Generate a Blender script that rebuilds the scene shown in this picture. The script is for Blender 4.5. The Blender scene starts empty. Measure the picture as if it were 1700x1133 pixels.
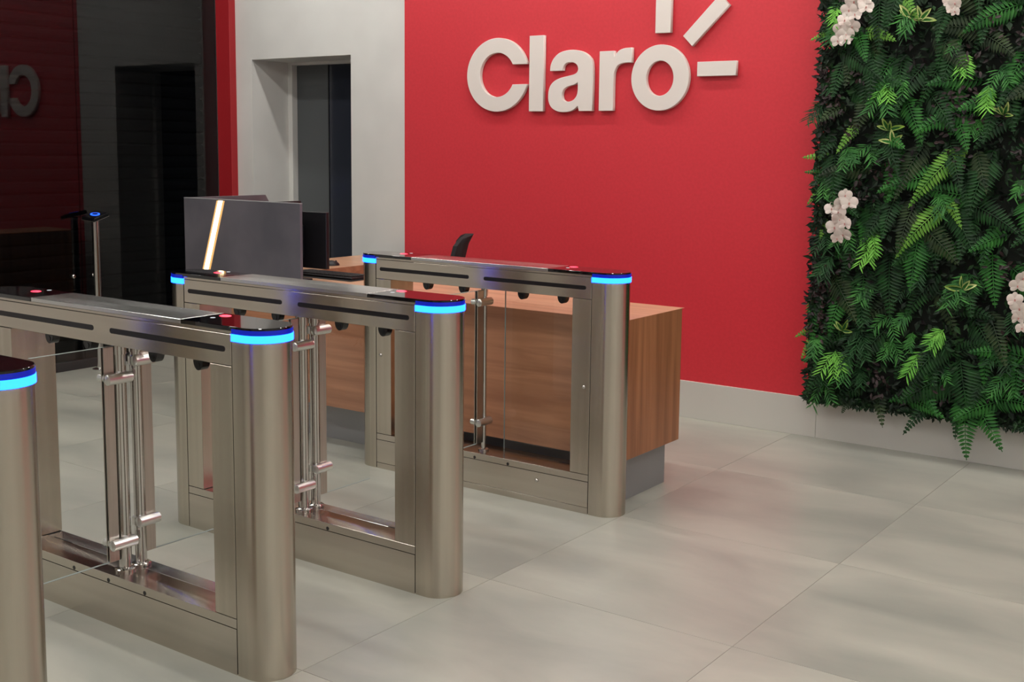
import bpy, bmesh, math, random
from mathutils import Vector, Matrix
random.seed(7)
PI = math.pi
SC = bpy.context.scene
COL = SC.collection

# ------------------------------------------------------------------ camera
yaw, pit, rol = math.radians(35.716), math.radians(7.2606), math.radians(0.6142)
fwd = Vector((-math.sin(yaw)*math.cos(pit), math.cos(yaw)*math.cos(pit), -math.sin(pit)))
rt = Vector((math.cos(yaw), math.sin(yaw), 0)); up = rt.cross(fwd)
R_ = rt*math.cos(rol) + up*math.sin(rol); U_ = up*math.cos(rol) - rt*math.sin(rol)
cd = bpy.data.cameras.new('camera'); cam = bpy.data.objects.new('camera', cd); COL.objects.link(cam)
M = Matrix((R_, U_, -fwd)).transposed().to_4x4(); M.translation = (2.4685, -2.8947, 1.4939)
cam.matrix_world = M
cd.sensor_fit = 'HORIZONTAL'; cd.sensor_width = 36; cd.lens = 1953.77/1700*36
cd.shift_y = -(566.5-492.45)/1700
cd.clip_start = .05; cd.clip_end = 60
SC.camera = cam

# ------------------------------------------------------------------ world, exposure
w = bpy.data.worlds.new('world'); SC.world = w; w.use_nodes = True
w.node_tree.nodes['Background'].inputs[0].default_value = (.5, .52, .55, 1)
w.node_tree.nodes['Background'].inputs[1].default_value = .02
SC.view_settings.view_transform = 'Standard'; SC.view_settings.look = 'None'
SC.view_settings.gamma = 1; SC.view_settings.use_curve_mapping = False
SC.view_settings.exposure = 0.0
LAMP = 35.5          # strength of the ceiling lamps
CEIL = 3.45

# ------------------------------------------------------------------ materials
def s2l(c):
    return tuple((v/12.92 if v <= .04045 else ((v+.055)/1.055)**2.4) for v in [x/255 for x in c])
def setin(b, **k):
    for n, v in k.items():
        n = n.replace('_', ' ')
        if n in b.inputs: b.inputs[n].default_value = v
def mat(name, rgb, rough=.5, metal=0., lin=False, **k):
    m = bpy.data.materials.new(name); m.use_nodes = True
    b = m.node_tree.nodes['Principled BSDF']
    c = rgb if lin else s2l(rgb)
    b.inputs['Base Color'].default_value = (*c, 1); b.inputs['Roughness'].default_value = rough
    b.inputs['Metallic'].default_value = metal
    setin(b, **k)
    return m
def nodes(m):
    return m.node_tree.nodes, m.node_tree.links, m.node_tree.nodes['Principled BSDF']
def emis(name, rgb, s, base=(10, 10, 10)):
    m = mat(name, base, .3); b = m.node_tree.nodes['Principled BSDF']
    b.inputs['Emission Color'].default_value = (*rgb, 1); b.inputs['Emission Strength'].default_value = s
    return m
def noise_color(m, scale, c1, c2, detail=3., bump=0., rscale=1., pos=(.35, .65), obj_random=False, rough_var=None, coord='Object', dist=0.):
    n, l, b = nodes(m)
    tc = n.new('ShaderNodeTexCoord'); mp = n.new('ShaderNodeMapping'); mp.inputs['Scale'].default_value = scale
    l.new(tc.outputs[coord], mp.inputs[0])
    if obj_random:
        oi = n.new('ShaderNodeObjectInfo'); mu = n.new('ShaderNodeVectorMath'); mu.operation = 'SCALE'
        cmb = n.new('ShaderNodeCombineXYZ')
        for i in range(3): l.new(oi.outputs['Random'], cmb.inputs[i])
        l.new(cmb.outputs[0], mu.inputs[0]); mu.inputs['Scale'].default_value = 37.
        l.new(mu.outputs[0], mp.inputs['Location'])
    ns = n.new('ShaderNodeTexNoise'); ns.inputs['Scale'].default_value = rscale; ns.inputs['Detail'].default_value = detail
    ns.inputs['Distortion'].default_value = dist
    l.new(mp.outputs[0], ns.inputs['Vector'])
    cr = n.new('ShaderNodeValToRGB'); cr.color_ramp.elements[0].position = pos[0]; cr.color_ramp.elements[1].position = pos[1]
    cr.color_ramp.elements[0].color = (*s2l(c1), 1); cr.color_ramp.elements[1].color = (*s2l(c2), 1)
    l.new(ns.outputs['Fac'], cr.inputs[0]); l.new(cr.outputs[0], b.inputs['Base Color'])
    if rough_var:
        mr = n.new('ShaderNodeMapRange'); mr.inputs['To Min'].default_value, mr.inputs['To Max'].default_value = rough_var
        l.new(ns.outputs['Fac'], mr.inputs['Value']); l.new(mr.outputs[0], b.inputs['Roughness'])
    if bump:
        bp = n.new('ShaderNodeBump'); bp.inputs['Strength'].default_value = bump; bp.inputs['Distance'].default_value = .002
        l.new(ns.outputs['Fac'], bp.inputs['Height']); l.new(bp.outputs[0], b.inputs['Normal'])
    return cr
def steel(name, scale, rough=.27, c1=(203, 196, 187), c2=(210, 203, 194), aniso=.75, rot=0.):
    m = mat(name, c1, rough, 1.)
    noise_color(m, scale, c1, c2, 1., 0, 1.)
    n, l, b = nodes(m)
    tg = n.new('ShaderNodeTangent'); tg.direction_type = 'RADIAL'; tg.axis = 'Z'
    l.new(tg.outputs[0], b.inputs['Tangent']); setin(b, Anisotropic=aniso, Anisotropic_Rotation=rot)
    return m
STEEL_V = steel('brushed_steel_vertical', (30, 30, .5), .25, rot=.25, c1=(192, 183, 170), c2=(204, 195, 182))
STEEL_H = steel('brushed_steel_horizontal', (1, 6, 30), .19, rot=.25, c1=(196, 187, 176), c2=(202, 193, 182), aniso=.92)
STEEL_T = steel('brushed_steel_top', (1, 20, 1), .24, c1=(206, 206, 204), c2=(212, 212, 209), aniso=.3)
CHROME = mat('polished_chrome', (205, 203, 200), .14, 1.)
SATIN = mat('satin_cast_metal', (226, 226, 222), .3, 1.)
PLATE = steel('plate_steel', (120, 120, 4), .28, (186, 180, 172), (194, 188, 180), .3)
DARKGAP = mat('dark_gap', (16, 15, 16), .7)
BLACKGLASS = mat('black_glass', (6, 6, 10), .06, 0., Coat_Weight=.5, Coat_Roughness=.03)
SLOT = mat('black_slot', (14, 10, 14), .35)
SENSOR = mat('sensor_black', (14, 15, 18), .22)
LED = emis('blue_led', (.0035, .047, 1.), 19.0)
LEDGUIDE = emis('blue_guide', (.0, .014, .50), .75, (4, 6, 40))
REDSCAN = emis('red_scanner', (1., .03, .07), 3.0)
WHITEICON = emis('white_icon', (.8, .85, .9), .8)
ORANGELED = emis('warm_led', (1., .74, .40), 8.0)
ORANGEGLOW = emis('warm_led_glow', (1., .56, .20), .8, (150, 120, 80))  # halo of the diagonal strip, put in as a dimmer emissive colour
CHARC = mat('charcoal_laminate', (78, 76, 80), .42)
noise_color(CHARC, (2, 2, 2), (88, 86, 92), (106, 102, 108), 4., 0, 1.6)
EDGE = mat('grey_edge', (150, 150, 152), .4)
WOOD = mat('walnut_veneer', (150, 98, 64), .38)
noise_color(WOOD, (1.4, 14, 22), (160, 106, 76), (188, 132, 98), 6., .05, 1., dist=.6)
WOODV = mat('walnut_veneer_vertical', (150, 98, 64), .38)
noise_color(WOODV, (40, 30, 1.3), (140, 90, 60), (170, 114, 78), 5., .05, 1., dist=.3)
WOODLIT = mat('walnut_veneer_top_lit', (196, 142, 102), .33)  # same veneer as the front, lightened: light from above put into the colour
noise_color(WOODLIT, (1.4, 26, 10), (186, 142, 110), (208, 164, 132), 5., .03, 1., dist=.5)
PLINTHM = mat('grey_plinth', (150, 150, 152), .35, .35)
WHITEW = mat('white_paint', (214, 211, 205), .62)
noise_color(WHITEW, (3, 3, 3), (209, 208, 204), (216, 215, 211), 2., .02)
REDW = mat('red_paint', (196, 26, 36), .45, Sheen_Weight=.3, Sheen_Roughness=.5)
noise_color(REDW, (60, 60, 60), (204, 36, 50), (210, 40, 54), 2., .03)
SKIRT = mat('white_skirting', (205, 203, 196), .45)
TILE = mat('concrete_tile', (170, 163, 152), .33)
noise_color(TILE, (1.6, 3.4, 1), (149, 150, 141), (180, 179, 167), 6., .01, 1., pos=(.3, .7), obj_random=True, rough_var=(.26, .42), dist=.35)
GROUT = mat('grout', (150, 146, 137), .8)
CEILM = mat('ceiling_paint', (170, 170, 168), .8)
SIGN = mat('sign_white', (226, 218, 211), .45)
LEDPANEL = emis('lamp_diffuser', (1., .975, .925), LAMP, (240, 240, 240))
HOUSING = mat('lamp_housing', (210, 210, 208), .5)
SHUT = mat('shutter_slat', (58, 58, 62), .5, .2)
DARKMETAL = mat('dark_frame', (26, 25, 30), .45)
PLASTIC = mat('black_plastic', (20, 20, 23), .42)
SCREEN = mat('screen_glass', (8, 9, 14), .12)
FABRIC = mat('chair_fabric', (26, 26, 28), .85)
DOORGREY = mat('grey_door_leaf', (84, 88, 90), .3)
DARKPANE = mat('dark_glass_panel', (50, 54, 64), .1)
def glass(name, tint, rough=0., ior=1.48):
    m = bpy.data.materials.new(name); m.use_nodes = True
    n, l = m.node_tree.nodes, m.node_tree.links
    n.clear(); o = n.new('ShaderNodeOutputMaterial'); mx = n.new('ShaderNodeMixShader')
    t = n.new('ShaderNodeBsdfTransparent'); t.inputs[0].default_value = (*tint, 1)
    g = n.new('ShaderNodeBsdfGlossy'); g.inputs['Roughness'].default_value = rough; g.inputs[0].default_value = (1, 1, 1, 1)
    f = n.new('ShaderNodeFresnel'); f.inputs[0].default_value = ior
    ge = n.new('ShaderNodeNewGeometry'); iv = n.new('ShaderNodeMath'); iv.operation = 'SUBTRACT'; iv.inputs[0].default_value = 1.
    mu = n.new('ShaderNodeMath'); mu.operation = 'MULTIPLY'
    l.new(ge.outputs['Backfacing'], iv.inputs[1]); l.new(f.outputs[0], mu.inputs[0]); l.new(iv.outputs[0], mu.inputs[1])
    l.new(mu.outputs[0], mx.inputs[0]); l.new(t.outputs[0], mx.inputs[1]); l.new(g.outputs[0], mx.inputs[2]); l.new(mx.outputs[0], o.inputs[0])
    return m
CLEAR = glass('clear_glass', (.975, .985, .98), 0., 1.5)
TINTED = glass('tinted_glass', (.40, .42, .43), .006, 1.46)
TINTED2 = glass('smoked_glass', (.30, .33, .37), .01, 1.45)
# foliage
def leafmat(name, c1, c2, rough=.55):
    m = mat(name, c1, rough, Specular_IOR_Level=.28); noise_color(m, (14, 14, 14), c1, c2, 2., 0, 1.); return m
FERN = [leafmat('fern_deep_green', (10, 40, 16), (26, 70, 26)), leafmat('fern_green', (24, 76, 26), (48, 110, 40)),
        leafmat('fern_lime', (74, 126, 42), (112, 162, 64)), leafmat('fern_olive', (28, 44, 25), (50, 68, 36))]
TUFT = [leafmat('tuft_green', (34, 88, 36), (62, 124, 50)), leafmat('tuft_lime', (78, 146, 48), (118, 184, 72)), leafmat('tuft_deep', (10, 44, 18), (26, 74, 28))]
PURP = leafmat('purple_leaf', (28, 18, 20), (60, 46, 46), .45)
VARI = leafmat('cream_edged_leaf', (120, 150, 60), (200, 206, 140), .3)
MATM = [leafmat('mat_dark', (6, 22, 9), (14, 42, 16)), leafmat('mat_mid', (18, 44, 20), (34, 70, 30)), leafmat('mat_purple', (18, 14, 16), (34, 27, 27), .5)]
SOILM = mat('dark_backing', (10, 18, 10), .9)
PETAL = mat('orchid_petal', (232, 218, 208), .5); noise_color(PETAL, (30, 30, 30), (230, 220, 211), (224, 207, 199), 2.)
LIP = mat('orchid_lip', (206, 138, 132), .5)
STEM = mat('stem_green', (60, 84, 40), .6)

# ------------------------------------------------------------------ mesh helpers
class MB:
    def __init__(s): s.v = []; s.f = []; s.mi = []; s.bev = 0; s.smooth = False
    def add(s, vs, fs, mi=0):
        o = len(s.v); s.v += [tuple(v) for v in vs]; s.f += [tuple(i+o for i in f) for f in fs]; s.mi += [mi]*len(fs); return s
    def box(s, x0, x1, y0, y1, z0, z1, mi=0):
        vs = [(x, y, z) for z in (z0, z1) for y in (y0, y1) for x in (x0, x1)]
        return s.add(vs, [(0, 2, 3, 1), (4, 5, 7, 6), (0, 1, 5, 4), (2, 6, 7, 3), (0, 4, 6, 2), (1, 3, 7, 5)], mi)
    def prism(s, pts, a0, a1, axis='z', mi=0):
        n = len(pts)
        def P(p, a):
            return (p[0], p[1], a) if axis == 'z' else ((p[0], a, p[1]) if axis == 'y' else (a, p[0], p[1]))
        vs = [P(p, a0) for p in pts] + [P(p, a1) for p in pts]
        fs = [tuple(range(n-1, -1, -1)), tuple(range(n, 2*n))] + [(i, (i+1) % n, (i+1) % n+n, i+n) for i in range(n)]
        return s.add(vs, fs, mi)
    def tube(s, pts, rad, n=12, mi=0, cap=True):
        pts = [Vector(p) for p in pts]
        if not isinstance(rad, (list, tuple)): rad = [rad]*len(pts)
        vs = []; fs = []
        ref = None
        for i, p in enumerate(pts):
            d = (pts[min(i+1, len(pts)-1)] - pts[max(i-1, 0)]).normalized()
            if ref is None: ref = Vector((0, 0, 1)) if abs(d.z) < .9 else Vector((1, 0, 0))
            a = d.cross(ref).normalized(); b = d.cross(a).normalized()
            for k in range(n):
                t = 2*PI*k/n; vs.append(p + a*(math.cos(t)*rad[i]) + b*(math.sin(t)*rad[i]))
        for i in range(len(pts)-1):
            for k in range(n):
                fs.append((i*n+k, i*n+(k+1) % n, (i+1)*n+(k+1) % n, (i+1)*n+k))
        if cap: fs += [tuple(range(n-1, -1, -1)), tuple(range((len(pts)-1)*n, len(pts)*n))]
        return s.add(vs, fs, mi)
    def dome(s, c, rx, ry, rz, nu=14, nv=7, full=False, mi=0):
        vs = []; fs = []
        lo = -PI/2 if full else 0
        for j in range(nv+1):
            ph = lo + (PI/2-lo)*j/nv
            for i in range(nu):
                t = 2*PI*i/nu; vs.append((c[0]+rx*math.cos(ph)*math.cos(t), c[1]+ry*math.cos(ph)*math.sin(t), c[2]+rz*math.sin(ph)))
        for j in range(nv):
            for i in range(nu): fs.append((j*nu+i, j*nu+(i+1) % nu, (j+1)*nu+(i+1) % nu, (j+1)*nu+i))
        if not full: fs.append(tuple(range(nu-1, -1, -1)))
        return s.add(vs, fs, mi)
def build(mb, name, m, parent=None, bevel=0., smooth=False, seg=1, loc=None, recalc=True, autosm=True):
    me = bpy.data.meshes.new(name); me.from_pydata(mb.v, [], mb.f)
    ms = m if isinstance(m, (list, tuple)) else [m]
    for x in ms: me.materials.append(x)
    if len(ms) > 1: me.polygons.foreach_set('material_index', mb.mi)
    if recalc or bevel:
        bm = bmesh.new(); bm.from_mesh(me)
        if recalc: bmesh.ops.recalc_face_normals(bm, faces=bm.faces)
        if bevel:
            es = [e for e in bm.edges if len(e.link_faces) == 2 and e.calc_face_angle(0) > .6]
            bmesh.ops.bevel(bm, geom=es, offset=bevel, segments=seg, affect='EDGES', profile=.5, clamp_overlap=True)
        bm.to_mesh(me); bm.free()
    if smooth:
        me.polygons.foreach_set('use_smooth', [True]*len(me.polygons))
        if autosm: me.set_sharp_from_angle(angle=math.radians(38))
    o = bpy.data.objects.new(name, me); COL.objects.link(o)
    if parent: o.parent = parent
    if loc: o.location = loc
    return o
def thing(name, label, cat, loc=(0, 0, 0), group=None, rz=0):
    o = bpy.data.objects.new(name, None); COL.objects.link(o); o.location = loc; o.rotation_euler = (0, 0, rz)
    o.empty_display_size = .1
    o['label'] = label; o['category'] = cat
    if group: o['group'] = group
    return o
def struct(name, parent=None, loc=(0, 0, 0)):
    o = bpy.data.objects.new(name, None); COL.objects.link(o); o.location = loc; o['kind'] = 'structure'
    if parent: o.parent = parent
    return o
def B(*a): return MB().box(*a)

# ================================================================== the room
YW = 2.936; XL = -4.34; XR = 5.2; YB = -6.5
# floor: slab of grout with single tiles
fl = struct('floor')
build(B(XL-1.6, XR, YB, 5.4, -.12, -.0012), 'screed', GROUT, fl)
TX, TY = .915, .8975
tm = None
for i in range(-6, 6):
    for j in range(-8, 4):
        cx = .12 + TX*(i+.5); cy = .26 + TY*(j+.5)
        if cx-TX/2 > XR or cx+TX/2 < XL-1.2: continue
        if tm is None:
            o = build(B(-TX/2+.0009, TX/2-.0009, -TY/2+.0009, TY/2-.0009, -.012, 0), 'tile', TILE, fl, bevel=.0004); tm = o.data
        else:
            o = bpy.data.objects.new('tile', tm); COL.objects.link(o); o.parent = fl
        o.location = (cx, cy, 0)
cl = build(B(XL-1.6, XR+.2, YB-.2, 5.4, CEIL, CEIL+.1), 'ceiling', CEILM); cl['kind'] = 'structure'

# back wall with doorway
wb = struct('wall_back')
DX0, DX1, DZ, DY = -4.03, -3.066, 2.0885, 3.33
m = MB()
m.box(-4.6, DX0, YW, YW+.45, 0, CEIL); m.box(DX1, XR, YW, YW+.45, 0, CEIL); m.box(DX0, DX1, YW, YW+.45, DZ, CEIL)
build(m, 'plaster', WHITEW, wb)
build(B(-2.590, XR, YW-.004, YW, .20, CEIL), 'red_section', REDW, wb)
skb = struct('baseboard_back')
xs = [-2.9, -.7, .25, 2.45, 4.65]
for a, b_ in zip(xs[:-1], xs[1:]):
    build(B(a+.0008, b_-.0008, YW-.018, YW, 0, .206), 'board', SKIRT, skb, bevel=.001)
wr = build(B(XR, XR+.2, YB, YW, 0, CEIL), 'wall_right', WHITEW); wr['kind'] = 'structure'
wf = build(B(XL-1.6, XR, YB-.2, YB, 0, CEIL), 'wall_front', mat('front_wall_paint', (186, 178, 172), .7)); wf['kind'] = 'structure'
# red corner strip
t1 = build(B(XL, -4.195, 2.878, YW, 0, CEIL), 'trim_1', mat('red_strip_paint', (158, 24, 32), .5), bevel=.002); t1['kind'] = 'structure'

# doorway behind the desk
d1 = struct('door_1')
m = MB(); m.box(DX0, DX0+.045, DY-.05, DY+.03, 0, DZ); m.box(DX1-.045, DX1, DY-.05, DY+.03, 0, DZ); m.box(DX0+.045, DX1-.045, DY-.05, DY+.03, DZ-.02, DZ)
build(m, 'frame', WHITEW, d1, bevel=.002)
build(B(DX0+.046, -3.667, DY, DY+.03, .01, DZ-.021), 'door_leaf', DOORGREY, d1, bevel=.001)
build(B(-3.660, DX1-.046, DY+.006, DY+.016, .01, DZ-.021), 'pane', DARKPANE, d1)
build(B(-3.667, -3.660, DY, DY+.03, .01, DZ-.021), 'mullion', DARKMETAL, d1)
wc = build(B(-4.6, -2.2, 4.6, 4.7, 0, DZ+.5), 'wall_corridor', mat('corridor_paint', (70, 76, 86), .8)); wc['kind'] = 'structure'

# left glazed wall with a closed roller shutter behind it
w1 = struct('window_1')
ys = [2.876, 1.716, .516, -.684, -1.884]
YGL = ys[-1]
for a, b_ in zip(ys[:-1], ys[1:]):
    build(B(XL-.012, XL, b_+.002, a-.002, .06, CEIL-.05), 'pane', TINTED, w1)
build(B(XL-.04, XL+.012, YGL, 2.876, 0, .058), 'bottom_rail', DARKMETAL, w1, bevel=.002)
build(B(XL-.04, XL+.012, YGL, 2.876, CEIL-.05, CEIL), 'top_rail', DARKMETAL, w1)
for y in (1.79, 1.642):
    m = MB(); m.tube([(XL, y, .62), (XL+.02, y, .62), (XL+.026, y, .62)], [.013, .013, .008], 14)
    build(m, 'lock_knob', CHROME, w1, smooth=True)
wl2 = build(B(XL-.12, XL+.012, YB, YGL-.002, 0, CEIL), 'wall_left', WHITEW); wl2['kind'] = 'structure'  # unseen white section, added so the steel beams reflect something brighter
wl = build(B(XL-1.7, XL-1.5, YB, 5.4, 0, CEIL), 'wall_left', mat('outer_dark', (40, 38, 42), .9)); wl['kind'] = 'structure'
sh = thing('roller_shutter', 'dark horizontal-slat roller shutter lowered behind the tinted glass wall', 'shutter', (XL-.14, 0, 0))
sm = None; pitch = .082
prof = [(0, .002), (.010, .012), (.014, .038), (.010, .066), (0, .078), (-.004, .078), (-.004, .002)]
for k in range(41):
    if sm is None:
        m = MB(); m.prism([(p[0], p[1]) for p in prof], YGL-.1, 2.85, 'z')
        # prism runs along z: turn so that it runs along y
        m.v = [(v[0], v[2], v[1]) for v in m.v]
        o = build(m, 'slat', SHUT, sh); sm = o.data
    else:
        o = bpy.data.objects.new('slat', sm); COL.objects.link(o); o.parent = sh
    o.location = (0, 0, .01+k*pitch)

# ceiling lamps
n = 0
def lamp(x, y, L, W, where):
    t = thing('ceiling_light', where, 'ceiling light', (x, y, CEIL), 'linear lamps on the ceiling')
    m = MB(); m.box(-L/2-.02, L/2+.02, -W/2-.02, W/2+.02, -.035, 0)
    build(m, 'housing', HOUSING, t, bevel=.004)
    build(B(-L/2, L/2, -W/2, W/2, -.042, -.0355), 'diffuser', LEDPANEL, t)
LAMPROWS = [(2.28, (-3.2, -1.2, .8, 2.8), 1.5, .09), (1.0, (-3.2, -1.2, .8, 2.8), 1.3, .12), (-1.2, (-2.8, -.4, 2., 4.2), 1.3, .16), (-3.6, (-2.8, -.4, 2., 4.2), 1.3, .16)]
for y, xs_, L, W in LAMPROWS:
    for x in xs_:
        lamp(x, y, L, W, 'slim white linear lamp fixed to the ceiling above the lobby floor')

# ================================================================== turnstiles
W = .157; LG = 1.16; DS = .042; RR = W/2
def dplan(x0, e=0., far=False, n=18):
    pts = [(x0, -e), (DS, -e)] + [(DS+(RR+e)*math.sin(a), RR-(RR+e)*math.cos(a)) for a in [PI*k/n for k in range(1, n)]] + [(DS, W+e), (x0, W+e)]
    if far: pts = [(-LG-x, y) for x, y in pts][::-1]
    return pts
def capsule(x0, x1, zc, h, n=6):
    r = h/2
    return [(x1-r+r*math.sin(PI*k/n), zc-r*math.cos(PI*k/n)) for k in range(n+1)] + [(x0+r-r*math.sin(PI*k/n), zc+r*math.cos(PI*k/n)) for k in range(n+1)]
def pivot(root, x, y, side, zlo, zhi, r):
    """one hinge post at (x,y); side -1: the wing leaves towards -y, +1 towards +y"""
    m = MB(); m.tube([(x, y, .166), (x, y, .888)], r, 24)
    post = build(m, 'pivot_post', CHROME, root, smooth=True)
    m = MB(); m.tube([(x, y, .1655), (x, y, .172), (x, y, .178)], [r+.012, r+.012, r+.003], 24)
    build(m, 'flange', CHROME, post, smooth=True)
    m = MB(); m.tube([(x, y, .852), (x, y, .8885)], r+.003, 24)
    build(m, 'collar', CHROME, post, smooth=True)
    for z in (zlo, zhi):
        m = MB()
        ya, yb = (y-.062, y+.022) if side < 0 else (y-.022, y+.052)
        yr = (ya, yb)
        m.tube([(x+r+.004, ya-.004, z), (x+r+.004, ya, z), (x+r+.004, yb, z), (x+r+.004, yb+.004, z)], [.011, .0168, .0168, .011], 16)
        m.tube([(x, y, z-.013), (x, y, z+.013)], r+.006, 20)
        yo = ya+.016 if side < 0 else yb-.016
        m.tube([(x+r-.004, yo, z), (x-.030, yo, z), (x-.034, yo, z)], [.0135, .0135, .010], 14)
        build(m, 'clamp', SATIN, post, smooth=True)
    y0, y1 = (y-.060, y-r-.004) if side < 0 else (y+r-.006, y+.052)
    m = MB(); m.box(x+.0045, x+.008, y0, y1, .205, .878); m.box(x-.008, x-.0045, y0, y1, .205, .878)
    build(m, 'clamp_plate', PLATE, post, bevel=.001)
    g0, g1 = (y-.300, y-r-.001) if side < 0 else (y+r+.001, y+.290)
    m = B(x-.004, x+.004, g0, g1, .205, .878)
    gw = build(m, 'glass_wing', CLEAR, root)
    m = MB(); m.box(x-.004, x+.004, g0, g1, .878, .8792)
    build(m, 'polished_edge', EDGEG, gw)
    build(B(x-.004, x+.004, g0, g1, .2038, .205), 'polished_edge', EDGEG, gw)
EDGEG = mat('glass_edge', (150, 160, 158), .3)
def turnstile(y, label, pivots, holes, access=False, fixed=False):
    t = thing('turnstile', label, 'turnstile', (0, y, 0), 'row of swing-gate turnstiles')
    g = .0018
    # dark recessed cores that show in the joints
    m = MB(); m.box(-.088, -.004, .004, W-.004, .002, .97); m.box(-LG+.004, -1.072, .004, W-.004, .002, .97)
    m.box(-LG+.004, -.004, .004, W-.004, .002, .163); m.box(-1.08, -.08, .004, W-.004, .893, .984)
    m.prism(dplan(-.003, -.004), .003, .985); m.prism(dplan(-.003, -.004, True), .003, .985)
    build(m, 'inner_frame', DARKGAP, t)
    for far in (False, True):
        build(MB().prism(dplan(g, 0, far), 0, .958), 'end_post', STEEL_V, t, smooth=True, autosm=True)
        build(MB().prism(dplan(g, .0035, far), .9592, .9795), 'light_ring', LED, t, smooth=True)
        build(MB().prism(dplan(.003, .0026, far), .9800, .9935), 'light_guide', LEDGUIDE, t, smooth=True)
    build(B(-.09, -g, 0, W, .1668, .8878), 'post_panel', STEEL_V, t, bevel=.0008)
    build(B(-LG+g, -1.07, 0, W, .1668, .8878), 'post_panel', STEEL_V, t, bevel=.0008)
    build(B(-LG+g, -g, 0, W, .8895, .9775), 'top_beam', STEEL_H, t, bevel=.0012)
    build(B(-LG, 0, .0005, W-.0005, .9790, .9866), 'top_trim', STEEL_H, t)
    build(B(-.950, -.2135, 0, W, .9868, 1.0), 'top_cover', STEEL_T, t, bevel=.0010)
    if access:
        build(B(-LG+g, -g, 0, W, 0, .0270), 'kick_strip', STEEL_H, t, bevel=.0008)
        build(B(-LG+g, -g, 0, W, .0285, .1350), 'base_beam', STEEL_H, t)
    else:
        build(B(-LG+g, -g, 0, W, 0, .1350), 'base_beam', STEEL_H, t)
    build(B(-LG+g, -g, 0, .100, .1370, .1652), 'base_rail', STEEL_H, t, bevel=.0008)
    build(B(-LG+g, -g, .103, W, .1370, .1640), 'base_cover', STEEL_T, t, bevel=.0008)
    for x in (-.98, -.16):
        build(B(x-.05, x+.05, .1005, .1025, .1640, .1662), 'joint_strip', DARKGAP, t)
    for x in holes:
        m = MB(); m.tube([(x, -.0006, .145), (x, .004, .145)], .0068, 12); build(m, 'anchor_hole', SLOT, t)
    for x0, x1 in ((-.542, -.026), (-1.136, -.622)):
        for ya, yb in ((-.0008, .003), (W-.003, W+.0008)):
            build(MB().prism(capsule(x0, x1, .9345, .0165), ya, yb, 'y'), 'sensor_slot', SLOT, t)
    for x in (-.145, -.345, -.660, -.862):
        hd = [(x+.0205*math.cos(PI+PI*k/14), .8893+.029*math.sin(PI+PI*k/14)) for k in range(15)]
        o = build(MB().prism(hd, .003, .030, 'y'), 'sensor_eye', SENSOR, t, smooth=True)
        m = MB(); m.tube([(x, .0028, .876), (x, .0015, .876)], .008, 12); build(m, 'lens', SCREEN, o)
    # reader caps
    for far in (False, True):
        pts = dplan(-.2115, .0015)
        cx, cy, ix, iy = -.165, .122, -.165, .076
        if far:
            pts = [(-LG-x, W-y_) for x, y_ in pts]; cx, cy, ix, iy = -1.078, .100, -1.072, .145
        c = build(MB().prism(pts, .9870, 1.0), 'reader_cap', BLACKGLASS, t, bevel=.0012, smooth=True)
        m = MB(); m.dome((cx, cy, .9998), .020, .016, .0030, 18, 4); build(m, 'scanner_window', REDSCAN, c, smooth=True)
        m = MB(); m.tube([(ix, iy, .9998), (ix, iy, 1.0006)], .0075, 14); build(m, 'icon_light', WHITEICON, c)
    for k in pivots:
        if k == 'a': pivot(t, -.58, .056, -1, .262, .781, .0205)
        if k == 'b': pivot(t, -.58, .116, 1, .312, .826, .0180)
        if k == 'c': pivot(t, -.58, .058, -1, .300, .828, .0120)
    if access:
        for x, z in ((-.254, .1), (-.029, .529), (-1.132, .536)):
            m = MB(); m.dome((0, 0, 0), .008, .008, .006, 14, 4); m.v = [(v[0]+x, -v[2]-.0003, v[1]+z) for v in m.v]
            build(m, 'lock_screw', CHROME, t, smooth=True)
    if fixed:
        gp = build(B(-.52, -.0895, W-.030, W-.022, .1655, .8890), 'glass_panel', CLEAR, t)
        build(B(-.5212, -.52, W-.030, W-.022, .1655, .8890), 'polished_edge', EDGEG, gp)
    return t
S1, S3 = .770, 1.084
turnstile(0, 'second steel turnstile from the reception desk, magenta sheen on its black reader cap', 'ab', (-.77, -.59, -.406))
turnstile(S3, 'steel turnstile directly in front of the wooden reception desk, glass panel in its frame', 'c', (-.584, -.405), True, True)
turnstile(-S1, 'long steel turnstile in the left foreground with both glowing reader caps and two hinge posts', 'ab', (-.769, -.590, -.412))
turnstile(-S1-.785, 'steel turnstile cut off by the left edge of the picture, only its rounded end showing', 'ab', (-.769, -.590, -.412))

# ================================================================== reception desk
DK = 1.260; DX = .063; DL = -2.735; ZT = .790; ZB = .196
dk = thing('reception_desk', 'L-shaped walnut reception desk on a recessed grey plinth below the red wall', 'desk', (0, DK, 0))
build(B(DL, DX-.0005, 0, .025, ZB, ZT-.001), 'front_panel', WOOD, dk)
build(B(DX-.025, DX, .0255, .485, ZB, ZT-.001), 'side_panel', WOODV, dk)
build(B(DL, DL+.025, .0255, 1.50, ZB, ZT-.001), 'side_panel', WOODV, dk)
build(B(DL+.45, DX-.026, .4855, .5090, ZB, ZT-.001), 'back_panel', WOOD, dk)
m = MB(); m.box(DL+.001, DX-.001, .001, .498, ZT-.022, ZT); m.box(DL+.001, DL+.449, .4985, 1.52, ZT-.022, ZT)
build(B(DL+.001, DX-.001, .001, .508, ZT-.0009, ZT), 'worktop', WOODLIT, dk)
build(B(DL+.001, DL+.449, .5085, 1.52, ZT-.0009, ZT), 'return_worktop', WOODLIT, dk)
build(B(DL+.425, DL+.449, .5095, 1.52, ZB, ZT-.001), 'return_panel', WOOD, dk)
build(B(DL+.026, DX-.026, .026, .485, ZT-.022, ZT-.001), 'top_board', WOODV, dk)
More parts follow.
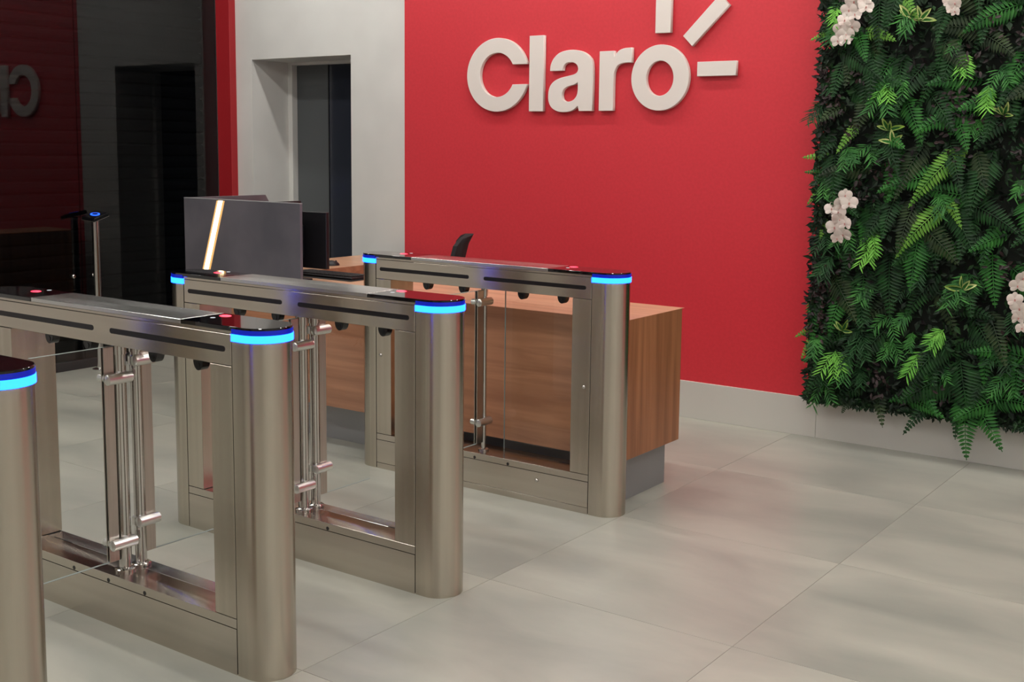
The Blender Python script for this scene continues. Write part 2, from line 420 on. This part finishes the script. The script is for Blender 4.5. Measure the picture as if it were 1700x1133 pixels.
build(B(DL+.06, .020, .100, .44, 0, ZB), 'plinth', PLINTHM, dk, bevel=.001)
build(B(DL+.06, DL+.40, .4405, 1.44, 0, ZB), 'return_plinth', PLINTHM, dk, bevel=.001)
build(B(DL+.026, DX-.026, .026, .485, ZB, ZB+.018), 'bottom_board', WOODV, dk)

# privacy screen with a lit diagonal strip
ps = thing('privacy_screen', 'charcoal privacy screen with a glowing diagonal light strip on the left end of the desk', 'screen', (0, 1.272, ZT))
H = 1.197-ZT
build(B(DL, -1.842, 0, .018, 0, H), 'front_sheet', CHARC, ps, bevel=.001)
pts = [(.0185, 0), (.60, 0), (.60, H-.035), (.575, H+.003), (.0185, H+.003)]
build(MB().prism(pts, DL, DL+.018, 'x'), 'side_sheet', CHARC, ps, bevel=.001)
build(B(DL, -1.842, -.0005, .0185, H+.0002, H+.004), 'edge_strip', EDGE, ps)
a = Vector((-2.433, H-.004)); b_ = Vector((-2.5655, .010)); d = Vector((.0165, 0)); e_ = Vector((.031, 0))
build(MB().prism([tuple(b_-e_), tuple(b_+e_), tuple(a+e_), tuple(a-e_)], -.0025, -.0003, 'y'), 'strip_glow', ORANGEGLOW, ps)  # wider emissive band standing in for the strip's glow on the sheet
build(MB().prism([tuple(b_-d), tuple(b_+d), tuple(a+d), tuple(a-d)], -.004, -.0005, 'y'), 'light_strip', ORANGELED, ps)

def monitor(loc, rz, label, w=.51, h=.30, up_=.066):
    t = thing('monitor', label, 'monitor', loc, 'monitors on the reception desk', rz)
    # local: screen faces -y
    build(B(-w/2, w/2, -.012, .012, up_, up_+h), 'display', PLASTIC, t, bevel=.003)
    build(B(-w/2+.008, w/2-.008, -.0128, -.0122, up_+.016, up_+h-.008), 'screen_glass', SCREEN, t)
    m = MB(); m.box(-w*.2, w*.2, .0125, .034, up_+.05, up_+h-.07); build(m, 'rear_housing', PLASTIC, t, bevel=.006)
    m = MB(); m.box(-.025, .025, .035, .050, .010, up_+h*.55); build(m, 'stand', PLASTIC, t, bevel=.003)
    m = MB(); m.box(-.10, .10, -.045, .085, 0, .010); build(m, 'foot', PLASTIC, t, bevel=.003)
    return t
monitor((-2.045, 1.415, ZT), PI, 'black monitor seen from behind, just right of the charcoal privacy screen', .51, .292, .070)
monitor((-2.436, 1.593, ZT), PI/2, 'black monitor behind the privacy screen, only its top edge showing', .51, .315, .070)
kb = thing('keyboard', 'black keyboard lying on the desk beside the charcoal privacy screen', 'keyboard', (-1.987, 1.633, ZT))
build(B(-.225, .225, -.075, .075, 0, .014), 'base', PLASTIC, kb, bevel=.003)
m = MB()
for r_ in range(5):
    for c_ in range(15):
        x = -.215+c_*.0287; y = -.066+r_*.0265
        m.box(x, x+.0245, y, y+.0225, .0145, .0200)
ko = build(m, 'keys', PLASTIC, kb); ko['kind'] = 'stuff'
pad = build(B(-.25, .25, -.115, .115, 0, .003), 'desk_pad', mat('pad_black', (18, 18, 22), .6), bevel=.001, loc=(-1.99, 1.643, ZT))
pad['label'] = 'thin black desk pad under the keyboard on the walnut desk'; pad['category'] = 'desk pad'
kb.location.z = ZT+.003
ms = thing('mouse', 'black computer mouse on the walnut return of the desk', 'mouse', (-2.41, 2.06, ZT), rz=.9)
m = MB(); m.dome((0, 0, .001), .056, .033, .030, 20, 8); build(m, 'shell', PLASTIC, ms, smooth=True)
m = MB(); m.tube([(.034, -.004, .024), (.034, .004, .024)], .006, 12); build(m, 'scroll_wheel', DARKMETAL, ms, smooth=True)

# office chair behind the desk
ch = thing('office_chair', 'black office chair behind the desk, only the top of its backrest showing', 'chair', (-1.84, 2.15, 0), rz=math.radians(36))
# local: sitter faces -x ... backrest at +x
m = MB(); m.box(-.24, .22, -.24, .24, .43, .50); build(m, 'seat', FABRIC, ch, bevel=.03, seg=3, smooth=True)
prof = [(.235, .56), (.225, .70), (.235, .84), (.262, .95), (.290, 1.005)]
m = MB(); vs = []; n_ = 12
for k, (x, z) in enumerate(prof):
    hw = [.17, .22, .225, .20, .13][k]
    for i in range(n_+1):
        u = -1+2*i/n_
        vs.append((x-.035*u*u+.0, u*hw, z+(.0 if k < 4 else -.02*u*u)))
    for i in range(n_, -1, -1):
        u = -1+2*i/n_
        vs.append((x-.035*u*u+.045*(1-.5*abs(u)**3), u*hw, z+(.0 if k < 4 else -.02*u*u)))
c_ = 2*(n_+1); fs = []
for k in range(len(prof)-1):
    for i in range(c_): fs.append((k*c_+i, k*c_+(i+1) % c_, (k+1)*c_+(i+1) % c_, (k+1)*c_+i))
fs += [tuple(range(c_-1, -1, -1)), tuple(range((len(prof)-1)*c_, len(prof)*c_))]
m.add(vs, fs); build(m, 'backrest', FABRIC, ch, smooth=True)
m = MB(); m.tube([(.10, 0, .425), (.27, 0, .44), (.30, 0, .56), (.285, 0, .70)], .018, 10); build(m, 'back_bar', PLASTIC, ch, smooth=True)
m = MB(); m.tube([(0, 0, .10), (0, 0, .43)], .025, 14); build(m, 'gas_column', CHROME, ch, smooth=True)
for k in range(5):
    a_ = 2*PI*k/5+.2
    m = MB(); m.tube([(0, 0, .10), (.28*math.cos(a_), .28*math.sin(a_), .065)], [.024, .014], 8); lg = build(m, 'leg', PLASTIC, ch, smooth=True)
    m = MB(); x, y = .28*math.cos(a_), .28*math.sin(a_)
    m.tube([(x-.012*math.sin(a_), y+.012*math.cos(a_), .026), (x+.012*math.sin(a_), y-.012*math.cos(a_), .026)], .026, 14); build(m, 'caster', PLASTIC, lg, smooth=True)

# card reader post
rp = thing('card_reader_post', 'slim chrome post with a tilted card reader in front of the tinted glass wall', 'reader post', (-4.225, 1.748, 0))
m = MB(); m.tube([(0, 0, .012), (0, 0, 1.0)], .0235, 20); build(m, 'pole', CHROME, rp, smooth=True)
m = MB(); m.tube([(0, 0, 0), (0, 0, .006), (0, 0, .014)], [.05, .05, .026], 24); build(m, 'base', CHROME, rp, smooth=True)
hd = struct('reader_head', rp)
del hd['kind']
hd.location = (0, 0, 1.006); hd.rotation_euler = (math.radians(12), math.radians(8), math.radians(20))
build(B(-.05, .05, -.075, .075, 0, .022), 'housing', BLACKGLASS, hd, bevel=.004)
build(B(-.053, .053, -.078, .078, -.004, -.0002), 'steel_tray', CHROME, hd, bevel=.001)
m = MB(); m.tube([(0, 0, .0222), (0, 0, .0245)], .030, 24)
build(m, 'blue_light', emis('reader_blue', (.02, .12, 1.), 2.2), hd)
m = MB(); m.tube([(0, 0, .0246), (0, 0, .0256)], .019, 24)
build(m, 'reader_disc', mat('reader_disc', (10, 20, 90), .3), hd)

# ================================================================== wall sign
sg = thing('wall_sign', 'large raised off-white letters with three rays mounted on the red wall', 'sign', (0, YW-.004, 0))
def letter(name, loops, label=None):
    cu = bpy.data.curves.new(name, 'CURVE'); cu.dimensions = '2D'; cu.fill_mode = 'BOTH'; cu.extrude = .0115; cu.bevel_depth = .002; cu.bevel_resolution = 1
    cu.offset = -.0042
    for lp in loops:
        sp = cu.splines.new('POLY'); sp.points.add(len(lp)-1); sp.use_cyclic_u = True
        for p, (x, z) in zip(sp.points, lp): p.co = (x, z, 0, 1)
    tmp = bpy.data.objects.new(name, cu); COL.objects.link(tmp)
    me = bpy.data.meshes.new_from_object(tmp.evaluated_get(bpy.context.evaluated_depsgraph_get()))
    bpy.data.objects.remove(tmp)
    me.transform(Matrix.Rotation(PI/2, 4, 'X'))
    me.materials.clear(); me.materials.append(SIGN)
    o = bpy.data.objects.new(name, me); COL.objects.link(o); o.parent = sg; o.location = (0, -.0165, 0)
    if label: o['label'] = label
    return o
def ell(cx, cz, rx, rz, a0=0, a1=360, n=64):
    return [(cx+rx*math.cos(math.radians(a0+(a1-a0)*k/n)), cz+rz*math.sin(math.radians(a0+(a1-a0)*k/n))) for k in range(n+(1 if a1-a0 < 360 else 0))]
def smooth_loop(pts, sharp, n=5):
    """Catmull-Rom through pts, keeping the listed indices as corners"""
    out = []; N = len(pts)
    for i in range(N):
        p0, p1, p2, p3 = pts[i-1], pts[i], pts[(i+1) % N], pts[(i+2) % N]
        if i in sharp: p0 = p1
        if (i+1) % N in sharp: p3 = p2
        if i in sharp and (i+1) % N in sharp: out.append(p1); continue
        for k in range(n):
            t = k/n
            out.append(tuple(.5*((2*p1[j])+(-p0[j]+p2[j])*t+(2*p0[j]-5*p1[j]+4*p2[j]-p3[j])*t*t+(-p0[j]+3*p1[j]-3*p2[j]+p3[j])*t**3) for j in (0, 1)))
    return out
# C : ring opened to the right by two level cuts
cx, cz, ro, ri = -1.829, 1.922, .2215, .129
rox = .231; rix = .127
tz = .0565
ao = math.degrees(math.asin(tz/ro)); ai = math.degrees(math.asin(tz/ri))
outer = ell(cx, cz, rox, ro, ao, 360-ao, 72); inner = ell(cx, cz, rix, ri, 360-ai, ai, 72)
letter('letter_c', [outer+inner])
letter('letter_l', [[(-1.594, 1.700), (-1.488, 1.700), (-1.488, 2.145), (-1.594, 2.145)]])
A_ = [(-1.446, 1.932), (-1.441, 1.972), (-1.417, 2.012), (-1.372, 2.042), (-1.299, 2.053), (-1.226, 2.042), (-1.173, 2.010), (-1.150, 1.962), (-1.147, 1.829), (-1.147, 1.699), (-1.242, 1.699), (-1.249, 1.727), (-1.285, 1.703), (-1.333, 1.694), (-1.386, 1.698), (-1.430, 1.720), (-1.453, 1.757), (-1.456, 1.808), (-1.444, 1.848), (-1.415, 1.877), (-1.370, 1.895), (-1.308, 1.907), (-1.268, 1.917), (-1.252, 1.936), (-1.257, 1.959), (-1.275, 1.973), (-1.303, 1.978), (-1.331, 1.973), (-1.348, 1.957), (-1.352, 1.932)]
Ai = [(-1.253, 1.862), (-1.272, 1.851), (-1.317, 1.841), (-1.347, 1.823), (-1.356, 1.796), (-1.347, 1.768), (-1.318, 1.758), (-1.283, 1.766), (-1.260, 1.789), (-1.252, 1.822)]
letter('letter_a', [smooth_loop(A_, {0, 9, 10, 11, 29, 8}), smooth_loop(Ai, {0})])
r_ = [(-1.108, 2.037), (-1.009, 2.037), (-1.008, 2.008), (-.985, 2.034), (-.949, 2.048), (-.894, 2.051), (-.894, 1.963), (-.941, 1.964), (-.982, 1.952), (-1.003, 1.923), (-1.009, 1.877), (-1.009, 1.699), (-1.108, 1.699)]
letter('letter_r', [smooth_loop(r_, {0, 1, 2, 5, 6, 11, 12})])
letter('letter_o', [ell(-.717, 1.878, .1815, .1815), ell(-.717, 1.875, .0825, .093)[::-1]])
letter('ray', [[(-.754, 2.117), (-.655, 2.117), (-.655, 2.36), (-.754, 2.36)]])
letter('ray', [[(-.584, 2.097), (-.524, 2.037), (-.310, 2.246), (-.370, 2.306)]])
letter('ray', [[(-.492, 1.877), (-.260, 1.877), (-.260, 1.9585), (-.492, 1.9585)]])

# ================================================================== green wall
rnd = random.Random(11)
gw = thing('green_wall', 'dense vertical garden of ferns, grassy tufts and dark leaves above the white skirting', 'green wall', (0, 0, 0))
GX0, GX1, GZ0, GZ1 = .235, 1.95, .212, 2.95
YG = 2.83
build(B(GX0+.03, GX1, 2.862, YW-.0045, GZ0+.008, GZ1), 'backing_panel', SOILM, gw)
def leafpoly(m, p, d, nrm, L, wd, mi=0, fold=.25, seg=2):
    """narrow folded leaf from p along d"""
    s = d.cross(nrm).normalized()
    prof = {2: [(0, .08), (.42, 1.), (1, .0)], 3: [(0, .1), (.3, .9), (.65, .8), (1, 0)], 5: [(0, .2), (.2, .75), (.45, 1.), (.75, .75), (.93, .35), (1, .05)]}[seg]
    vs = []; fs = []
    for k, (t, q) in enumerate(prof):
        c = p + d*(L*t) - nrm*(L*.12*t*t)
        e = nrm*(fold*wd*.5*q)
        vs += [c - s*(wd*.5*q) + e, c, c + s*(wd*.5*q) + e]
    for k in range(len(prof)-1):
        a = 3*k
        fs += [(a, a+3, a+4, a+1), (a+1, a+4, a+5, a+2)]
    m.add(vs, fs, mi)
OUT = Vector((0, -1, 0)); ZV = Vector((0, 0, 1))
# small-leaf mat nobody could count
m = MB()
for k in range(15000):
    x = rnd.uniform(GX0, GX1); z = rnd.uniform(GZ0, GZ1)
    if k < 2600: x = GX0 + abs(rnd.gauss(0, .03)); 
    elif k < 4200: z = GZ0 + abs(rnd.gauss(0, .02))
    q = math.sin(x*9.1+1.3*math.sin(z*7))*math.sin(z*8.3+2*math.cos(x*5)) + rnd.gauss(0, .35)
    mi = 2 if q > 1.05 else (1 if q < -.35 else 0)
    y = rnd.uniform(2.80, 2.885)
    a = rnd.uniform(0, 2*PI); d = Vector((math.cos(a), -rnd.uniform(.1, .9), math.sin(a)-.35)).normalized()
    nr = Vector((rnd.gauss(0, .4), -1, rnd.gauss(.3, .4))).normalized(); nr = (nr - d*nr.dot(d)).normalized()
    L = rnd.uniform(.022, .05)
    if z < GZ0+.03 and d.z < 0: L = min(L, .026)
    leafpoly(m, Vector((x, y, z)), d, nr, L, L*rnd.uniform(.3, .6), mi)
o = build(m, 'small_leaves', MATM, gw, recalc=False); o['kind'] = 'stuff'

def frond(b, t, yb, yt, mi, wd=.30, npair=None, sag=.06, twist=0.):
    b = Vector((b[0], yb, b[1])); e = Vector((t[0], yt, t[1]))
    L = (e-b).length; mid = (b+e)/2 + Vector((0, -.35*L*.4, sag*L*2.2))
    npair = npair or max(10, int(L/.0165))
    m = MB(); P = []
    for k in range(npair+1):
        s = k/npair; P.append(b*(1-s)**2 + mid*(2*s*(1-s)) + e*s*s)
    m.tube([P[i] for i in range(0, npair+1, 3)]+[P[-1]], [.0022]*(len(range(0, npair+1, 3))+1), 4)
    for k in range(1, npair):
        s = k/npair; d = (P[k+1]-P[k-1]).normalized()
        vw = Vector((rnd.gauss(twist, .06), -1, .12+rnd.gauss(0, .06))); nr = (vw - d*vw.dot(d)).normalized(); sd = d.cross(nr).normalized()
        env = (min(1, s/.18)**.7)*(1-max(0, s-.30)/.70)**.85
        ll = L*wd*.5*env+.004
        for sg_ in (-1, 1):
            pd = (sd*sg_*.92 + d*.42 + nr*-.10).normalized()
            pn = (nr - pd*nr.dot(pd)).normalized()
            leafpoly(m, P[k], pd, pn, ll*1.15*rnd.uniform(.92, 1.06), L/npair*.86, 0, .35, 3)
    build(m, 'fern_frond', FERN[mi], gw, recalc=False)
def tuft(x, z, mi, r=.075, n=16, y=2.80, dirz=-.35, name='leaf_tuft'):
    m = MB(); p0 = Vector((x, y+.03, z+.02))
    for q in range(rnd.choice([2, 3, 3])):
        a = rnd.uniform(-2.6, -.5)
        dd = Vector((math.cos(a), -.9, math.sin(a)*.9)).normalized(); L = r*rnd.uniform(1.0, 1.5); P = []
        for k in range(9):
            t = k/8; P.append(p0 + dd*(L*t) + Vector((0, 0, -L*.35*t*t)))
        m.tube([P[0], P[4], P[8]], [.0016, .0014, .001], 4)
        for k in range(1, 9):
            d0 = (P[k]-P[k-1]).normalized(); ref = Vector((rnd.gauss(0, .2), -1, .3)); nr = (ref - d0*ref.dot(d0)).normalized(); sd = d0.cross(nr)
            for sg_ in (-1, 1):
                pd = (d0*.75 + sd*sg_*rnd.uniform(.5, .85) + nr*rnd.uniform(-.15, .25)).normalized(); pn = (nr-pd*nr.dot(pd)).normalized()
                leafpoly(m, P[k], pd, pn, r*rnd.uniform(.55, .85), r*.105, 0, .3, 3)
    build(m, name, TUFT[mi], gw, recalc=False)
def cluster(x, z, r=.05, n=16):
    m = MB()
    for k in range(n):
        p = Vector((max(.228, x+rnd.gauss(0, r*.6)), rnd.uniform(2.775, 2.83), z+rnd.gauss(0, r*.7)))
        a = rnd.uniform(0, 2*PI); d = Vector((math.cos(a), -.6, math.sin(a)-.2)).normalized(); nr = Vector((rnd.gauss(0, .4), -1, .3)); nr = (nr-d*nr.dot(d)).normalized()
        leafpoly(m, p, d, nr, rnd.uniform(.022, .036), rnd.uniform(.011, .017), 0, .3, 5)
    build(m, 'dark_leaf_cluster', PURP, gw, recalc=False)
# fronds the picture shows clearly  (base xz, tip xz, colour, width)
for b, t, mi, wd in [((.962, 1.518), (.719, 1.224), 2, .30), ((.881, 1.244), (.669, .98), 2, .30), ((1.172, 2.154), (.919, 2.029), 1, .42), ((.432, 2.065), (.62, 2.008), 2, .34),
                     ((.657, 1.751), (.768, 1.525), 1, .42), ((.444, 1.624), (.354, 1.477), 2, .30), ((1.014, .367), (1.054, .046), 1, .44), ((1.058, .315), (1.211, .112), 1, .40),
                     ((.984, .305), (.997, .136), 0, .34), ((.864, .288), (.751, .122), 0, .34), ((.603, .30), (.650, .142), 3, .36), ((.459, .248), (.443, .184), 3, .4),
                     ((1.30, .55), (1.03, .56), 1, .36), ((1.246, .538), (1.251, .364), 1, .46), ((1.009, .453), (.72, .274), 0, .62), ((1.097, 1.03), (1.139, .781), 1, .50),
                     ((.776, 1.126), (.966, .965), 3, .5), ((.511, 1.782), (.433, 1.551), 3, .42), ((.408, .807), (.357, .559), 1, .4), ((.88, 1.273), (.97, 1.135), 2, .3),
                     ((.98, .52), (1.05, .25), 0, .7), ((.354, 1.93), (.318, 1.742), 0, .5), ((1.0, 1.5), (1.07, 1.30), 3, .4), ((.62, .62), (.50, .42), 0, .5),
                     ((.90, 2.0), (.84, 1.80), 0, .6), ((1.25, 1.35), (1.30, 1.0), 1, .45), ((1.2, 1.7), (1.0, 1.5), 0, .4), ((.60, 2.24), (.72, 2.10), 2, .3)]:
    frond(b, t, 2.83, 2.765, mi, wd)
# wisps that cross onto the red wall
for b, t, mi in [((.297, 2.187), (.218, 2.241), 3), ((.317, 2.077), (.181, 2.033), 2), ((.331, 1.456), (.165, 1.454), 2), ((.304, 1.372), (.178, 1.382), 1), ((.276, 1.312), (.201, 1.219), 2),
                 ((.29, .612), (.165, .538), 2), ((.262, .564), (.204, .427), 2), ((.305, 1.012), (.25, .93), 0), ((.30, 1.15), (.27, 1.03), 2)]:
    frond(b, t, 2.83, 2.80, mi, .26, sag=.03)
for x, z, mi in [(.574, 1.81, 1), (.555, 1.767, 0), (.917, 1.925, 1), (1.04, 1.772, 1), (.531, 1.084, 1), (.548, 1.026, 1), (.809, .517, 1), (.377, .468, 1), (.931, .863, 0), (.902, .63, 1),
                 (.312, 2.178, 1), (.653, 1.836, 0), (.456, .447, 0), (1.088, 1.852, 0), (.693, 2.142, 0), (.39, 1.492, 0), (.838, 1.271, 0), (.33, 2.10, 0), (.36, 1.36, 0), (.34, .95, 2), (.27, .55, 0)]:
    tuft(x, z, mi, rnd.uniform(.06, .085), 18, 2.785, -.5)
for x, z in [(.269, 1.787), (.318, 1.727), (.617, 1.423), (.933, 1.774), (.254, .733), (.313, .83), (.833, 1.623), (.94, 1.664), (1.049, 2.068), (.591, 1.35), (.27, 1.86), (.29, .68), (.30, .89), (.86, 1.70), (1.15, .95), (.46, 1.30), (.28, .62), (.25, .60), (1.2, 2.0)]:
    cluster(x, z, .055, 22)
def vsprig(x, z, n=4, r=.075):
    m = MB()
    for k in range(n):
        a = .1+2.6*k/(n-1)+rnd.uniform(-.35, .35); d = Vector((math.cos(a), -rnd.uniform(.1, .8), math.sin(a))).normalized(); nr = Vector((rnd.gauss(.3, .4), -1, rnd.gauss(.3, .4))); nr = (nr-d*nr.dot(d)).normalized()
        L = r*rnd.uniform(.7, 1.1); leafpoly(m, Vector((x, 2.78, z)), d, nr, L, L*.36, 0, .5, 5)
        leafpoly(m, Vector((x, 2.7785, z)), d, nr, L*.8, L*.20, 1, .5, 5)
    build(m, 'variegated_sprig', [VARI, FERN[1]], gw, recalc=False)
for q in [(.723, 2.10), (.67, 2.115), (.625, 1.53), (.602, 1.59), (.986, .853), (1.12, 1.66), (.42, .60)]: vsprig(*q)
# the rest of the planting
fc = 0
zz = GZ0+.12
while zz < GZ1:
    xx = GX0+.05
    while xx < GX1-.05:
        x = xx+rnd.uniform(-.045, .045); z = zz+rnd.uniform(-.05, .05)
        q = rnd.random()
        dark = math.sin(x*5+1)*math.cos(z*4.2) > .25
        if q < .66:
            a = rnd.gauss(-PI/2, .9); L = rnd.uniform(.17, .34)
            mi = rnd.choice([0, 0, 0, 3, 0] if dark else [0, 0, 1, 1, 3, 0])
            tx, tz_ = x+L*math.cos(a), z+L*math.sin(a)
            if tz_ < GZ0+.01: tz_ = GZ0+.02
            if tx < GX0+.01: tx = GX0+.03
            frond((x, z), (tx, tz_), 2.85, rnd.uniform(2.735, 2.82), mi, rnd.uniform(.34, .5))
        elif q < .9:
            tuft(x, z, rnd.choice([2, 2, 0, 2, 0]), rnd.uniform(.05, .08), 14, 2.80, rnd.uniform(-.6, .2))
        else:
            cluster(x, z, .045, 14)
        xx += .115
    zz += .105

# orchids
def petal(m, c, d, nrm, L, wd, mi=0):
    s = d.cross(nrm).normalized(); vs = [c]; n_ = 12; fs = []
    for k in range(n_):
        a = 2*PI*k/n_
        q = c + d*(L*.5*(1-math.cos(a))) + s*(wd*.5*math.sin(a)) + nrm*(L*.18*(1-math.cos(a))*.5 - .10*L*(math.sin(a)**2))
        vs.append(q)
    vs[0] = c + d*(L*.5) + nrm*(L*.14)
    for k in range(n_): fs.append((0, 1+k, 1+(k+1) % n_))
    m.add(vs, fs, mi)
def orchid(pts, label, size=.040):
    t = thing('orchid_spray', label, 'orchid', (pts[0][0], 2.745, pts[0][1]), 'white orchid sprays in the green wall')
    o0 = Vector((pts[0][0], 2.745, pts[0][1]))
    sp = [Vector((pts[0][0]+.01, 2.83, pts[0][1]+.05))-o0] + [Vector((x, 2.765, z))-o0 for x, z in pts]
    m = MB(); m.tube(sp, .0025, 5); build(m, 'stem', STEM, t, smooth=True)
    for i, (x, z) in enumerate(pts):
        f = Vector((x, 2.752-rnd.uniform(0, .02), z))-o0
        face = Vector((rnd.gauss(.25, .35), -1, rnd.gauss(-.1, .3))).normalized()
        upv = (ZV - face*ZV.dot(face)).normalized(); sv = upv.cross(face).normalized()
        m = MB(); L = size*rnd.uniform(.85, 1.1)*(.75 if i == len(pts)-1 else 1)
        def dirv(deg): return (upv*math.cos(math.radians(deg)) + sv*math.sin(math.radians(deg))).normalized()
        for dg in (0, 128, -128): petal(m, f, dirv(dg), face, L, L*.72)
        for dg in (72, -72): petal(m, f+face*.002, dirv(dg), face, L*1.05, L*1.15)
        fl_ = build(m, 'flower', PETAL, t, recalc=False, smooth=True, autosm=False)
        m = MB(); petal(m, f+face*.006, dirv(180), (face+upv*.4).normalized(), L*.26, L*.18)
        m.dome(tuple(f+face*.008), .003, .003, .003, 8, 4, True)
        build(m, 'lip', LIP, fl_, recalc=False)
orchid([(.468, 2.215), (.415, 2.203), (.474, 2.172), (.396, 2.162), (.425, 2.140), (.376, 2.114), (.408, 2.086), (.356, 2.072), (.385, 2.048), (.346, 2.020), (.383, 2.022)], 'white orchid spray at the top left corner of the green wall')
orchid([(.418, 1.275), (.436, 1.238), (.402, 1.235), (.350, 1.205), (.385, 1.190), (.396, 1.158), (.425, 1.138), (.368, 1.117), (.413, 1.084), (.384, 1.062)], 'white orchid spray hanging halfway up the left side of the green wall')
orchid([(1.255, .93), (1.238, .895), (1.226, .828), (1.249, .79), (1.243, .746), (1.262, .70)], 'white orchid spray at the right edge of the picture in the green wall')
orchid([(.90, 2.22), (.862, 2.175), (.89, 2.165), (.872, 2.142), (.892, 2.128)], 'small pinkish white orchid spray at the top of the green wall', .034)
